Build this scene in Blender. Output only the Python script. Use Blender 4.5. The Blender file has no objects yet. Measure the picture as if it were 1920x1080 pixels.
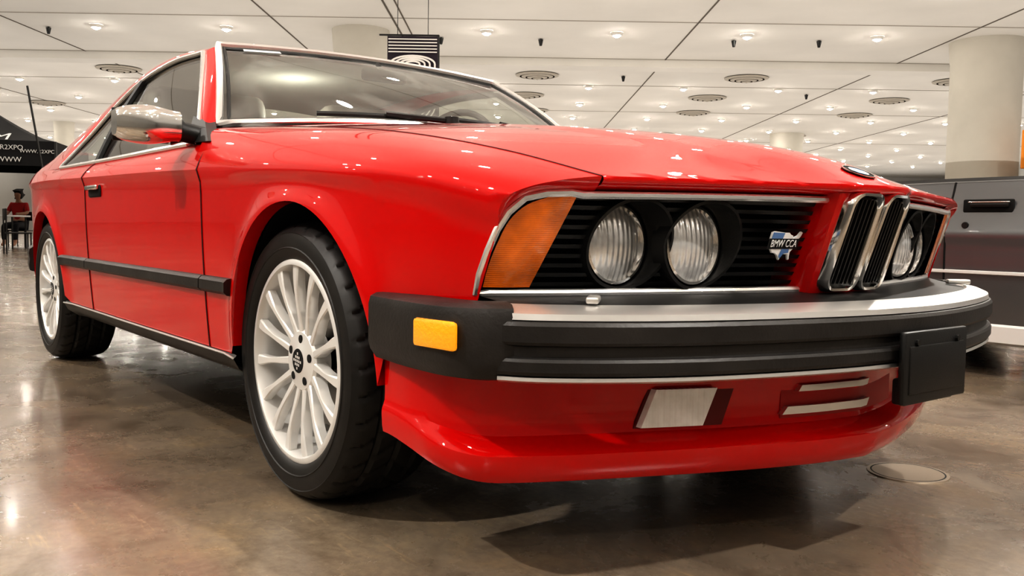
import bpy, bmesh, math, random
from mathutils import Vector, Matrix
random.seed(4)
COL=bpy.context.scene.collection
PI=math.pi
def V(*a): return Vector(a)
def lerp(a,b,t): return a+(b-a)*t
def clamp(x,a=0.,b=1.): return max(a,min(b,x))
def sm(t): t=clamp(t); return t*t*(3-2*t)
def spl(xs,ys):
    n=len(xs);m=[]
    for i in range(n):
        if i==0: m.append((ys[1]-ys[0])/(xs[1]-xs[0]))
        elif i==n-1: m.append((ys[-1]-ys[-2])/(xs[-1]-xs[-2]))
        else: m.append(.5*((ys[i]-ys[i-1])/(xs[i]-xs[i-1])+(ys[i+1]-ys[i])/(xs[i+1]-xs[i])))
    def f(x):
        if x<=xs[0]: return ys[0]+m[0]*(x-xs[0])
        if x>=xs[-1]: return ys[-1]+m[-1]*(x-xs[-1])
        i=0
        while x>xs[i+1]: i+=1
        h=xs[i+1]-xs[i];t=(x-xs[i])/h
        return (2*t**3-3*t*t+1)*ys[i]+(t**3-2*t*t+t)*h*m[i]+(-2*t**3+3*t*t)*ys[i+1]+(t**3-t*t)*h*m[i+1]
    return f
def crv(pts):
    n=len(pts);ts=[i/(n-1) for i in range(n)]
    fs=[spl(ts,[p[k] for p in pts]) for k in range(3)]
    return lambda t: V(fs[0](t),fs[1](t),fs[2](t))
# ---------------------------------------------------------------- mesh builder
class B:
    def __init__(s): s.v=[];s.f=[];s.mi=[];s.m=0
    def add(s,vs,fs):
        o=len(s.v);s.v+=[V(*p) for p in vs];s.f+=[[i+o for i in f] for f in fs];s.mi+=[s.m]*len(fs);return s
    def grid(s,P,wrap=False):
        R=len(P);Cn=len(P[0]);vs=[p for r in P for p in r];fs=[]
        for i in range(R-1):
            for j in range(Cn if wrap else Cn-1):
                j2=(j+1)%Cn
                fs.append((i*Cn+j,i*Cn+j2,(i+1)*Cn+j2,(i+1)*Cn+j))
        return s.add(vs,fs)
    def tube(s,path,r,seg=8,closed=False,cap=True,sy=1.,rs=None):
        path=[V(*p) for p in path];n=len(path);P=[]
        prev=None
        for i,p in enumerate(path):
            a=path[(i-1)%n] if (closed or i>0) else p
            b=path[(i+1)%n] if (closed or i<n-1) else p
            t=(b-a)
            if t.length<1e-9: t=V(1,0,0)
            t.normalize()
            if prev is None:
                ref=V(0,0,1) if abs(t.z)<.9 else V(1,0,0)
                nrm=t.cross(ref).normalized()
            else:
                nrm=prev-t*prev.dot(t)
                if nrm.length<1e-6: nrm=t.cross(V(0,0,1))
                nrm.normalize()
            prev=nrm;bn=t.cross(nrm)
            rr=rs[i] if rs else r
            P.append([p+nrm*rr*math.cos(2*PI*k/seg)+bn*rr*sy*math.sin(2*PI*k/seg) for k in range(seg)])
        if closed: P.append(P[0])
        o=len(s.v);s.grid(P,True)
        if cap and not closed:
            s.f+=[[o+k for k in range(seg)],[o+(n-1)*seg+k for k in range(seg)]];s.mi+=[s.m]*2
        return s
    def box(s,c,size,bev=.0,seg=2,rot=None):
        bm=bmesh.new();bmesh.ops.create_cube(bm,size=1)
        for v in bm.verts: v.co=V(v.co.x*size[0],v.co.y*size[1],v.co.z*size[2])
        if bev>0: bmesh.ops.bevel(bm,geom=bm.edges[:],offset=bev,segments=seg,affect='EDGES',profile=.5)
        bm.verts.index_update()
        vs=[v.co.copy() for v in bm.verts]
        if rot: vs=[rot@p for p in vs]
        s.add([p+V(*c) for p in vs],[[v.index for v in f.verts] for f in bm.faces]);bm.free();return s
    def lathe(s,prof,M,seg=48,close=False):
        P=[[M@V(r*math.cos(2*PI*k/seg),r*math.sin(2*PI*k/seg),a) for k in range(seg)] for r,a in prof]
        return s.grid(P,True)
    def disc(s,r,a,M,seg=32):
        return s.add([M@V(r*math.cos(2*PI*k/seg),r*math.sin(2*PI*k/seg),a) for k in range(seg)],[list(range(seg))])
    def poly(s,pts,ext):
        n=len(pts);ext=V(*ext)
        vs=[V(*p) for p in pts]+[V(*p)+ext for p in pts]
        return s.add(vs,[list(range(n)),list(range(n,2*n))]+[(i,(i+1)%n,n+(i+1)%n,n+i) for i in range(n)])
    def make(s,name,mat,parent=None,flip=False,smooth=True,ang=38,recalc=True,link=True,up=None):
        vs=[(p.x,-p.y if flip else p.y,p.z) for p in s.v]
        me=bpy.data.meshes.new(name);me.from_pydata(vs,[],s.f)
        mats=mat if isinstance(mat,(list,tuple)) else [mat]
        for m in mats: me.materials.append(m)
        for p,mi in zip(me.polygons,s.mi): p.material_index=min(mi,len(mats)-1)
        bm=bmesh.new();bm.from_mesh(me)
        bmesh.ops.remove_doubles(bm,verts=bm.verts,dist=1e-5)
        if recalc: bmesh.ops.recalc_face_normals(bm,faces=bm.faces)
        if up is not None:
            tot=V(0,0,0)
            for f in bm.faces: tot+=f.normal*f.calc_area()
            if tot.dot(V(*up))<0: bmesh.ops.reverse_faces(bm,faces=bm.faces[:])
        bm.to_mesh(me);bm.free()
        if smooth:
            me.polygons.foreach_set('use_smooth',[True]*len(me.polygons))
            me.set_sharp_from_angle(angle=math.radians(ang))
        if not link: return me
        o=bpy.data.objects.new(name,me);COL.objects.link(o)
        if parent: o.parent=parent
        return o
def tag(o,label=None,cat=None,group=None,kind=None):
    if label: o['label']=label
    if cat: o['category']=cat
    if group: o['group']=group
    if kind: o['kind']=kind
    return o
def empty(name,loc=(0,0,0),rz=0):
    o=bpy.data.objects.new(name,None);o.empty_display_size=.1;COL.objects.link(o);o.location=loc;o.rotation_euler=(0,0,rz);return o
def text(name,body,size,mat,parent,M,ext=.0005,align='CENTER'):
    cu=bpy.data.curves.new('tmp','FONT');cu.body=body;cu.size=size;cu.extrude=ext;cu.align_x=align;cu.align_y='CENTER'
    ob=bpy.data.objects.new('tmp',cu);COL.objects.link(ob)
    dg=bpy.context.evaluated_depsgraph_get();dg.update()
    me=bpy.data.meshes.new_from_object(ob.evaluated_get(dg));me.transform(M);me.materials.clear();me.materials.append(mat);me.name=name
    bpy.data.objects.remove(ob)
    o=bpy.data.objects.new(name,me);COL.objects.link(o)
    if parent: o.parent=parent
    return o
# ---------------------------------------------------------------- materials
def mat(name,col,rough=.5,metal=0.,coat=0.,spec=.5,noise=None,bump=None,emit=None,estr=0.,trans=0.,coatr=.03):
    m=bpy.data.materials.new(name);m.use_nodes=True;nt=m.node_tree;b=nt.nodes['Principled BSDF']
    b.inputs['Base Color'].default_value=(*col,1);b.inputs['Roughness'].default_value=rough;b.inputs['Metallic'].default_value=metal
    b.inputs['Coat Weight'].default_value=coat;b.inputs['Coat Roughness'].default_value=coatr;b.inputs['Specular IOR Level'].default_value=spec
    b.inputs['Transmission Weight'].default_value=trans
    if emit: b.inputs['Emission Color'].default_value=(*emit,1);b.inputs['Emission Strength'].default_value=estr
    tc=nt.nodes.new('ShaderNodeTexCoord')
    if noise:
        sc,amt=noise
        n=nt.nodes.new('ShaderNodeTexNoise');n.inputs['Scale'].default_value=sc;n.inputs['Detail'].default_value=5
        nt.links.new(tc.outputs['Object'],n.inputs['Vector'])
        r=nt.nodes.new('ShaderNodeValToRGB');r.color_ramp.elements[0].position=.3;r.color_ramp.elements[1].position=.7
        r.color_ramp.elements[0].color=(*[c*(1-amt) for c in col],1);r.color_ramp.elements[1].color=(*[min(1,c*(1+amt)) for c in col],1)
        nt.links.new(n.outputs['Fac'],r.inputs['Fac']);nt.links.new(r.outputs['Color'],b.inputs['Base Color'])
    if bump:
        kind,sc,st=bump
        if kind=='noise':
            n=nt.nodes.new('ShaderNodeTexNoise');n.inputs['Scale'].default_value=sc;n.inputs['Detail'].default_value=4;out=n.outputs['Fac']
        else:
            n=nt.nodes.new('ShaderNodeTexWave');n.bands_direction=kind;n.inputs['Scale'].default_value=sc;out=n.outputs['Fac']
        nt.links.new(tc.outputs['Object'],n.inputs['Vector'])
        bp=nt.nodes.new('ShaderNodeBump');bp.inputs['Strength'].default_value=st;bp.inputs['Distance'].default_value=.004
        nt.links.new(out,bp.inputs['Height']);nt.links.new(bp.outputs['Normal'],b.inputs['Normal'])
    return m
def glassmat(name,tint,ior=1.5,rough=.01,mottle=0.):
    m=bpy.data.materials.new(name);m.use_nodes=True;nt=m.node_tree;nt.nodes.clear()
    o=nt.nodes.new('ShaderNodeOutputMaterial');mx=nt.nodes.new('ShaderNodeMixShader');t=nt.nodes.new('ShaderNodeBsdfTransparent');g=nt.nodes.new('ShaderNodeBsdfGlossy')
    lw=nt.nodes.new('ShaderNodeLayerWeight');lw.inputs['Blend'].default_value=.5
    # two-sided Schlick reflectance from the facing angle
    f0=((ior-1)/(ior+1))**2
    pw=nt.nodes.new('ShaderNodeMath');pw.operation='POWER';pw.inputs[1].default_value=4.
    mr=nt.nodes.new('ShaderNodeMapRange');mr.inputs['To Min'].default_value=f0;mr.inputs['To Max'].default_value=1.
    nt.links.new(lw.outputs['Facing'],pw.inputs[0]);nt.links.new(pw.outputs[0],mr.inputs['Value'])
    t.inputs['Color'].default_value=(*tint,1);g.inputs['Roughness'].default_value=rough
    nt.links.new(mr.outputs['Result'],mx.inputs[0]);nt.links.new(t.outputs[0],mx.inputs[1]);nt.links.new(g.outputs[0],mx.inputs[2])
    if mottle>0:  # pale diffuse patches mixed over the glass by noise
        tc=nt.nodes.new('ShaderNodeTexCoord');n=nt.nodes.new('ShaderNodeTexNoise');n.inputs['Scale'].default_value=3.2;n.inputs['Detail'].default_value=6;n.inputs['Distortion'].default_value=1.6;nt.links.new(tc.outputs['Object'],n.inputs['Vector'])
        r=nt.nodes.new('ShaderNodeMapRange');r.inputs['From Min'].default_value=.45;r.inputs['From Max'].default_value=.72;r.inputs['To Max'].default_value=mottle;nt.links.new(n.outputs['Fac'],r.inputs['Value'])
        d=nt.nodes.new('ShaderNodeBsdfDiffuse');d.inputs['Color'].default_value=(.8,.8,.76,1);m2=nt.nodes.new('ShaderNodeMixShader')
        nt.links.new(r.outputs['Result'],m2.inputs[0]);nt.links.new(mx.outputs[0],m2.inputs[1]);nt.links.new(d.outputs[0],m2.inputs[2]);nt.links.new(m2.outputs[0],o.inputs[0])
    else: nt.links.new(mx.outputs[0],o.inputs[0])
    return m
def emis(name,col,s):
    m=bpy.data.materials.new(name);m.use_nodes=True;nt=m.node_tree;nt.nodes.clear()
    o=nt.nodes.new('ShaderNodeOutputMaterial');e=nt.nodes.new('ShaderNodeEmission');e.inputs[0].default_value=(*col,1);e.inputs[1].default_value=s
    nt.links.new(e.outputs[0],o.inputs[0]);return m
RED=mat('red_paint',(.58,.0026,.0018),.45,coat=1.,spec=.06,noise=(3,.05),coatr=.006)
BLK=mat('black_plastic',(.012,.012,.012),.42,bump=('noise',300,.1))
RUB=mat('bumper_rubber',(.022,.020,.019),.42,bump=('noise',140,.15),noise=(9,.4))
DARK=mat('dark_void',(.004,.004,.004),.8)
SEAMC=mat('shut_line',(.05,.002,.002),.7)
CHR=mat('chrome',(.88,.87,.85),.10,metal=1.)
CHR2=mat('bright_trim',(.92,.91,.90),.25,metal=.85)
ALU=mat('brushed_aluminium',(.80,.79,.77),.34,metal=.85,bump=('noise',60,.05))
SIL=mat('silver_wheel_paint',(.80,.79,.77),.3,metal=.3,coat=.5)
TYR=mat('tyre_rubber',(.013,.012,.011),.5,noise=(14,.3))
AMB=mat('amber_lens',(.60,.14,.004),.14,coat=1.,bump=('Z',90,.18),emit=(.9,.22,.01),estr=.04,noise=(16,.35))
AMB2=mat('amber_reflector',(.95,.38,.01),.2,coat=1.,bump=('noise',160,.5),emit=(1,.4,.02),estr=.2)
LENS=mat('headlamp_glass',(.86,.85,.83),.10,metal=.5,coat=1.,bump=('Y',26,.5),noise=(22,.35))
FOG=mat('fog_lamp_glass',(.98,.97,.95),.08,metal=0.,coat=1.,bump=('Y',30,.5),noise=(30,.12))
GLS=glassmat('window_glass',(.86,.89,.85),1.9)
GLS2=glassmat('windscreen_glass',(.74,.78,.72),2.5,mottle=.14)
INT=mat('cabin_leather',(.20,.185,.16),.55)
LIN=mat('headliner_cloth',(.55,.54,.50),.9)
GRY=mat('grey_metallic_paint',(.16,.168,.175),.28,metal=.5,coat=.8)
PALE=mat('pale_skirt',(.75,.75,.74),.35)
DISCM=mat('brake_disc_steel',(.25,.24,.23),.35,metal=1.)
WHITE=mat('white_enamel',(.85,.85,.85),.35)
BLUE=mat('blue_enamel',(.10,.22,.45),.35)
REDL=mat('tail_lamp_red',(.35,.01,.01),.2,coat=1.)
# =============================================================== RED CAR
car=empty('car')
tag(car,'bright red two-door coupe with black bumper and silver wheels on brown floor','car')
HZ=.3168
W=spl([-3.86,-3.4,-3.05,-2.6,-1.5,-.5,0,.35,.55,.66,.73],[.62,.735,.805,.84,.85,.845,.84,.825,.797,.768,.742])
ZC=spl([-3.86,-2.6,-1.6,-.5,.25,.5,.70],[.80,.80,.785,.765,.733,.708,.655])
ARC=[(.05,.345,.355),(-2.565,.40,.348)]
def flare(x,z):
    f=0
    for cx,rx,rz in ARC:
        e=math.hypot((x-cx)/rx,(z-.32)/rz)-1
        if e<0: e=0
        f+=.014*math.exp(-(e/.11)**2)
    return f
def side(x,z):
    d=max(0,ZC(x)-z)
    return -(W(x)-.10*d*d-.02*sm(d/.04)*.55)-flare(x,z)*sm(d/.08)
def zbot(x,front):
    cx,rx,rz=ARC[0 if front else 1]
    if abs(x-cx)<=rx: return .32+rz*math.sqrt(max(0,1-((x-cx)/rx)**2))
    if front: return .295 if x<cx else .40
    return .295 if x>cx else .36
def shear(xc,z): return xc+.33*(z-.5)*sm((xc-.4)/.25)
def sidept(xc,z): x=shear(xc,z);return V(x,side(x,z),z)
yD=spl([0,.3,.6,.85,1],[.715,.678,.658,.632,.60]);zD=spl([0,.3,.6,.85,1],[.897,.868,.826,.766,.713]);zE=spl([0,.3,.6,.85,1],[.93,.897,.852,.787,.716])
def XG(y,z): return .845-.195*(abs(y)/.757)**1.3-.25*max(0,abs(y)-.60)**1.5+.33*(z-.51)
def xfront(y): return XG(y,.70)+.02+.03*sm(1-(abs(y)-.08)/.12)
def xrear(y): return -.45-.21*(abs(y)/.715)**2
def hood(s,k):
    y=k*yD(s);x=lerp(xrear(y),xfront(y),s)
    z=zE(s)-(zE(s)-zD(s))*abs(k)**2.3
    z+=.006*sm((.30-abs(y))/.05)*sm(s/.15)*sm((1-s)/.1)
    return V(x,y,z)
def Dr(s): return hood(s,-1)
fcols=[lerp(-.5,-.297,i/6) for i in range(6)]+[.05-.345*math.cos(PI*i/44) for i in range(45)]+[lerp(.397,.650,i/10) for i in range(1,11)]
def upper(xc,n=9):
    zc=ZC(xc);A=sidept(xc,zc);s=(xc+.5)/1.150;D=Dr(s)
    Cc=V((A.x+D.x)/2,A.y+lerp(.032,.012,sm((xc-.15)/.4)),D.z-.012)
    return [A*(1-t)**2+Cc*2*t*(1-t)+D*t*t for t in [i/n for i in range(n+1)]]
cor=[(-.757,.512),(-.757,.545),(-.752,.585),(-.745,.62),(-.733,.65),(-.712,.674),(-.68,.685),(-.64,.687)]
corc=crv([(a,c,0) for a,c in cor]+[(-.598,.688,0)])
for flip in (False,True):
    b=B();P=[]
    for xc in fcols:
        zb=zbot(xc,True);zc=ZC(xc)
        P.append([sidept(xc,lerp(zb,zc,t/16)) for t in range(17)]+upper(xc)[1:])
    b.grid(P)
    arch=[sidept(x,zbot(x,True)) for x in fcols[6:51]]
    b.grid([[p,p+V(0,.035,0)] for p in arch])
    zc=ZC(.650);E=[sidept(.650,lerp(.505,zc,t/12)) for t in range(13)]+upper(.650)[1:]
    q=[]
    for i in range(len(E)):
        t=(i/12*.52) if i<=12 else .52+.48*(i-12)/9
        c=corc(t);q.append(V(XG(c.x,c.y)+.002,c.x,c.y))
    b.grid([E,[e*.62+c*.38+V(.006,-.002,.003) for e,c in zip(E,q)],[e*.28+c*.72+V(.005,-.001,.002) for e,c in zip(E,q)],q])
    fd=b.make('fender',RED,car,flip,ang=75)
    s=B();s.tube([Dr(t/40)+V(0,-.001,.0002) for t in range(41)],.0014,6);s.make('hood_seam',SEAMC,fd,flip)
# hood
b=B();NS,NK=44,36
b.grid([[hood(i/NS,lerp(-.997,.997,j/NK)) for j in range(NK+1)] for i in range(NS+1)])
fr=[hood(1,lerp(-.997,.997,j/60)) for j in range(61)]
def ZT(y): return .692-.008*(abs(y)/.7)**2
b.grid([fr,[p+V(.001,0,-.006) for p in fr],[p+V(-.005,0,-.014) for p in fr],[V(XG(p.y,.69)-.01,p.y,ZT(p.y)+.002) for p in fr]])
hd=b.make('hood',RED,car,ang=50)
b=B();pc=hood(.95,0);nx=(hood(.97,0)-hood(.93,0)).normalized();nz=nx.cross(V(0,1,0)).normalized()
if nz.z<0: nz=-nz
Mh=Matrix((( nx.x,0,nz.x,pc.x),(nx.y,1,nz.y,0),(nx.z,0,nz.z,pc.z+.001),(0,0,0,1)))
b.m=0;b.lathe([(.0,.002),(.034,.002),(.034,0)],Mh,32)
b.m=1;b.lathe([(.031,.0030),(.034,.0032),(.034,.001)],Mh,32)
for q in range(4):
    b.m=2 if q%2 else 3
    pts=[Mh@V(0,0,.0034)]+[Mh@V(.021*math.cos(PI/2*(q+i/8)),.021*math.sin(PI/2*(q+i/8)),.0034) for i in range(9)]
    b.add(pts,[list(range(10))])
e=b.make('hood_emblem',[DARK,CHR,BLUE,WHITE],hd);e['label']='round black ringed emblem with blue and white quarters'
# doors and quarters
def belt(x):
    yb=spl([-3.86,-3.4,-3.05,-2.42,-1.6,-.5],[.58,.69,.765,.793,.797,.797]);zb=spl([-3.86,-3.15,-2.42,-1.6,-.5],[.868,.868,.85,.845,.843])
    return V(x,-yb(x),zb(x))
def upD(x,n=6):
    A=V(x,side(x,ZC(x)),ZC(x));D=belt(x);Cc=V(x,A.y+.018,D.z-.025)
    return [A*(1-t)**2+Cc*2*t*(1-t)+D*t*t for t in [i/n for i in range(n+1)]]
for flip in (False,True):
    b=B();xs=[lerp(-.503,-1.748,i/26) for i in range(27)]
    b.grid([[V(x,side(x,lerp(.295,ZC(x),t/14)),lerp(.295,ZC(x),t/14)) for t in range(15)]+upD(x)[1:] for x in xs])
    dr=b.make('door',RED,car,flip,ang=30)
    for xx in (-.5,-1.75):
        s=B();s.tube([V(xx,side(xx,z)-.0002,z) for z in [lerp(.295,ZC(xx),i/14) for i in range(15)]]+[p+V(0,-.0002,0) for p in upD(xx)],.0028,6)
        s.make('door_seam',SEAMC,dr,flip)
    h=B();h.m=0;h.box((-1.60,side(-1.6,.735)+.004,.735),(.17,.02,.045),.008)
    h.m=1;h.box((-1.60,side(-1.6,.745)-.012,.747),(.15,.018,.018),.006)
    h.make('door_handle',[DARK,CHR],dr,flip)
    b=B();xs=[lerp(-1.752,-2.165,i/8) for i in range(8)]+[-2.565+.40*math.cos(PI*i/40) for i in range(41)]+[lerp(-2.967,-3.86,i/14) for i in range(1,15)]
    P=[]
    for x in xs:
        zb=zbot(x,False);P.append([V(x,side(x,lerp(zb,ZC(x),t/14)),lerp(zb,ZC(x),t/14)) for t in range(15)]+upD(x)[1:])
    b.grid(P)
    arch=[V(x,side(x,zbot(x,False)),zbot(x,False)) for x in xs[8:49]]
    b.grid([[p,p+V(0,.035,0)] for p in arch])
    b.make('quarter_panel',RED,car,flip,ang=30)
    for x0,x1 in ((-.297,-.497),(-.503,-1.747),(-1.753,-2.17)):
        b=B();n=14;P=[]
        for i in range(n+1):
            x=lerp(x0,x1,i/n);y=side(x,.468)
            P.append([V(x,y+.004,.443),V(x,y-.010,.446),V(x,y-.018,.454),V(x,y-.018,.478),V(x,y-.010,.486),V(x,y+.004,.489)])
        b.grid(P)
        b.add(P[0],[list(range(6))]);b.add(P[-1],[list(range(6))])
        b.make('rubbing_strip',RUB,car,flip)
    b=B()
    P=[[V(x,side(x,.295)+.004,.297),V(x,side(x,.295)-.004,.288),V(x,side(x,.295)+.01,.262),V(x,side(x,.295)+.05,.235),V(x,-.70,.225)] for x in [lerp(-.285,-2.17,i/20) for i in range(21)]]
    b.grid(P);b.make('sill',RUB,car,flip)
    b=B();b.tube([V(x,side(x,.295)-.006,.291) for x in [lerp(-.285,-2.17,i/20) for i in range(21)]],.003,6);b.make('sill_trim',ALU,car,flip)
# greenhouse
Lw=crv([(-.62,-.795,.847),(-1.0,-.797,.847),(-1.35,-.797,.847),(-1.7,-.797,.848),(-2.05,-.796,.85),(-2.38,-.79,.853)])
Uw=crv([(-1.12,-.607,1.188),(-1.42,-.610,1.197),(-1.74,-.616,1.175),(-2.04,-.632,1.115),(-2.30,-.685,.995),(-2.41,-.783,.858)])
Rail=crv([(-1.11,-.572,1.209),(-1.5,-.577,1.234),(-1.9,-.575,1.220),(-2.3,-.572,1.172),(-2.72,-.58,1.09),(-3.15,-.61,.96)])
Cen=crv([(-1.10,0,1.232),(-1.5,0,1.267),(-1.9,0,1.260),(-2.3,0,1.212),(-2.7,0,1.115),(-3.12,0,.965)])
def wsb(k): return V(-.47-.23*abs(k)**2.2,.715*k,.932-.025*k*k)
def wst(k): return V(-1.10,.57*k-.012*max(0,k),1.232-.022*k*k)
def ws(s,k):
    p=wsb(k).lerp(wst(k),s);return p+V(.014,0,.016)*math.sin(PI*s)
for flip in (False,True):
    lo=[Uw(i/24) for i in range(25)]+[V(lerp(-2.43,-3.15,i/8),-lerp(.79,.745,i/8),lerp(.853,.87,i/8)) for i in range(9)]
    up=[Rail(.70*i/24) for i in range(25)]+[Rail(.71+.29*i/8) for i in range(9)]
    P=[]
    for i,(a,c) in enumerate(zip(lo,up)):
        row=[]
        for j in range(8):
            t=j/7;p=a.lerp(c,t);p+=V(0,-.010,.008)*math.sin(PI*t)*clamp(.3+i/30);row.append(p)
        P.append(row)
    b=B();b.grid(P)
    P=[]
    for i in range(17):
        t=i/16;a=Lw(0).lerp(Uw(0),t);c=ws(t,-1);m=(a+c)/2+V(.02,-.018,.012)*(1-.6*t)
        P.append([a*(1-q)**2+m*2*q*(1-q)+c*q*q for q in [j/6 for j in range(7)]])
    b.grid(P)
    b.make('roof_pillar',RED,car,flip,ang=30)
    b=B();P=[]
    for i in range(29):
        t=i/28;P.append([Lw(t).lerp(Uw(t),j/6)+V(0,-.012,0)*math.sin(PI*j/6)*(1-t*.6)+V(0,.006,0) for j in range(7)])
    b.grid(P);g=b.make('side_window',GLS,car,flip)
    b=B();path=[Lw(i/24) for i in range(25)]+[Uw(1-i/24) for i in range(25)]
    b.tube([p+V(0,-.004,0) for p in path],.0085,8,closed=True);b.make('window_trim',CHR2,g,flip)
    b=B();b.tube([p+V(0,.006,0) for p in [Lw(0)+V(-.02,0,.012)]+[Lw(0).lerp(Uw(0),i/10)+V(-.025,0,0) for i in range(1,10)]+[Uw(i/24)+V(0,-.0,-.016) for i in range(22)]],.010,6);
    b.make('window_seal',BLK,g,flip)
    b=B();b.tube([Lw(.62).lerp(Uw(.42),i/10)+V(0,-.010*math.sin(PI*i/10),0) for i in range(11)],.012,6)
    b.make('window_divider',BLK,g,flip)
b=B()
def roofpt(t,k):
    r=Rail(t);c=Cen(t);return V(lerp(c.x,r.x,abs(k)**2),abs(r.y)*k,c.z-(c.z-r.z)*abs(k)**2.6)
b.grid([[roofpt(.63*i/26,lerp(-1,1,j/28)) for j in range(29)] for i in range(27)]);b.make('roof',RED,car,ang=30)
b=B();b.grid([[roofpt(lerp(.02,.62,i/16),lerp(-.97,.97,j/20))+V(0,0,-.018) for j in range(21)] for i in range(17)]);b.make('headliner',LIN,car,ang=30)
b=B();b.grid([[roofpt(lerp(.63,.99,i/14),lerp(-.97,.97,j/20))+V(0,0,-.003) for j in range(21)] for i in range(15)]);g=b.make('rear_window',GLS,car)
b=B();b.grid([[ws(i/16,lerp(-1,1,j/40)) for j in range(41)] for i in range(17)]);wsh=b.make('windshield',GLS2,car,up=(1,0,1))
b=B();path=[ws(i/20,-1) for i in range(20)]+[ws(1,lerp(-1,1,j/40)) for j in range(40)]+[ws(1-i/20,1) for i in range(20)]+[ws(0,lerp(1,-1,j/40)) for j in range(40)]
b.tube([p+V(.004,0,.004) for p in path],.012,8,closed=True);b.make('windshield_trim',CHR2,wsh)
b=B();path=[ws(.04+.92*i/20,-.965) for i in range(20)]+[ws(.96,lerp(-.965,.965,j/40)) for j in range(40)]+[ws(.96-.92*i/20,.965) for i in range(20)]+[ws(.04,lerp(.965,-.965,j/40)) for j in range(40)]
b.tube(path,.006,6,closed=True);b.make('windshield_seal',BLK,wsh)
b=B();p=[ws(.905,-.86),ws(.905,-.64),ws(.945,-.64),ws(.945,-.86)];b.add([q+V(.004,0,.004) for q in p],[(0,1,2,3)]);o=b.make('windshield_sticker',WHITE,wsh)
b=B();b.grid([[V(xrear(k*.715)+.01,k*.715,hood(0,k*.99).z-.012),wsb(k)+V(-.005,0,-.012)] for k in [lerp(-1,1,j/30) for j in range(31)]]);b.make('cowl_panel',BLK,car)
for k0,k1,s0,s1 in ((-.12,-.66,.035,.055),(.45,-.06,.035,.055)):
    b=B();p0=ws(.0,k0)+V(.04,0,.010);p1=ws(.045,lerp(k0,k1,.5))+V(.02,0,.016)
    b.tube([p0+V(0,0,-.03),p0+V(0,0,.008),p1],.009,6)
    b.lathe([(.0,.024),(.022,.020),(.024,-.01)],Matrix.Translation(p0),12)
    w=b.make('wiper',BLK,car)
    b=B();pa=[ws(lerp(s0,s1,i/10),lerp(lerp(k0,k1,.15),k1,i/10))+V(.012,0,.012) for i in range(11)];b.tube(pa,.008,6);b.make('wiper_blade',BLK,w)
# trunk + tail
b=B();P=[]
for i in range(13):
    t=i/12;x=lerp(-3.14,-3.86,t);e=belt(x);P.append([V(x,lerp(e.y,-e.y,j/20),lerp(lerp(.962,.905,t),e.z,abs(j/10-1)**3)) for j in range(21)])
b.grid(P);b.make('trunk_lid',RED,car,ang=30)
b=B();b.grid([[V(-3.86-.03*(1-abs(j/10-1)**2)-.02*math.sin(PI*i/8),lerp(-1,1,j/20)*W(-3.86)*lerp(.98,.94,(i/8)),lerp(.36,lerp(.905,.868,abs(j/10-1)**3),i/8)) for j in range(21)] for i in range(9)]);b.make('tail_panel',RED,car)
for sy in (-1,1):
    b=B();b.box((-3.90,sy*.42,.70),(.05,.34,.13),.015);b.make('tail_light',REDL,car)
def sweep(bd,path,prof,closed=False,fac=None,zf=None):
    path=[V(*p) for p in path];P=[];n=len(path)
    for i,p in enumerate(path):
        t=(path[min(n-1,i+1)]-path[max(0,i-1)]);t.z=0;t.normalize();nn=V(t.y,-t.x,0);fa=fac(i/(n-1)) if fac else 1.
        P.append([p+nn*o*fa+V(0,0,zf(i/(n-1),z) if zf else z) for o,z in prof])
    bd.grid(P);return P
def dens(pts,n):
    c=crv([(x,y,0) for x,y in pts]);return [c(i/n) for i in range(n+1)]
half=[(.735,-.775),(.785,-.735),(.85,-.645),(.91,-.525),(.957,-.385),(.995,-.225),(1.013,-.1),(1.018,0)]
fpath=dens(half,36);fpath=fpath+[V(p.x,-p.y,0) for p in reversed(fpath[:-1])]
b=B();P=sweep(b,fpath,[(-.05,.476),(0,.477),(.010,.474),(.014,.468),(.014,.442),(.011,.437),(.004,.434),(.004,.418),(.011,.415),(.014,.410),(.014,.394),(.010,.388),(.002,.386),(-.05,.384)])
b.add(P[0],[list(range(len(P[0])))]);b.add(P[-1],[list(range(len(P[-1])))])
bump=b.make('bumper',RUB,car,ang=25)
b=B();P=sweep(b,fpath,[(-.048,.494),(-.042,.499),(-.014,.495),(.004,.487),(.006,.477),(-.04,.476)]);b.add(P[0],[list(range(6))]);b.add(P[-1],[list(range(6))]);b.make('bumper_top_strip',ALU,bump)
b=B();P=sweep(b,fpath,[(0,.386),(.009,.385),(.010,.379),(.002,.375),(-.04,.374)]);b.make('bumper_lower_strip',ALU,bump)
for flip in (False,True):
    sp=dens([(.405,-.828),(.53,-.842),(.64,-.843),(.70,-.828),(.735,-.80),(.755,-.762)],24)
    b=B();P=sweep(b,sp,[(-.06,.502),(-.012,.50),(.0,.494),(.004,.48),(.004,.41),(0,.395),(-.012,.378),(-.05,.37)])
    b.add(P[0],[list(range(8))]);b.add(P[-1],[list(range(8))])
    e=b.make('bumper_end',RUB,bump,flip)
    b=B();b.box((.655,-.847,.448),(.105,.014,.048),.006,2,Matrix.Rotation(.10,3,'Z'));m=b.make('side_marker',AMB2,bump,flip)
    b=B();b.box((.795,-.625,.507),(.022,.055,.012),.004,2,Matrix.Rotation(.75,3,'Z'));b.make('bumper_clip',ALU,bump,flip)
b=B();yy=[lerp(-.755,.755,j/60) for j in range(61)]
def bx(y): return min(fpath,key=lambda p:abs(p.y-y)).x
b.grid([[V(XG(y,.51)-.04,y,.510) for y in yy],[V(XG(y,.51)+.01,y,.508) for y in yy],[V(bx(y)-.035,y*.97,.494) for y in yy],[V(bx(y)-.06,y*.97,.46) for y in yy]])
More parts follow.
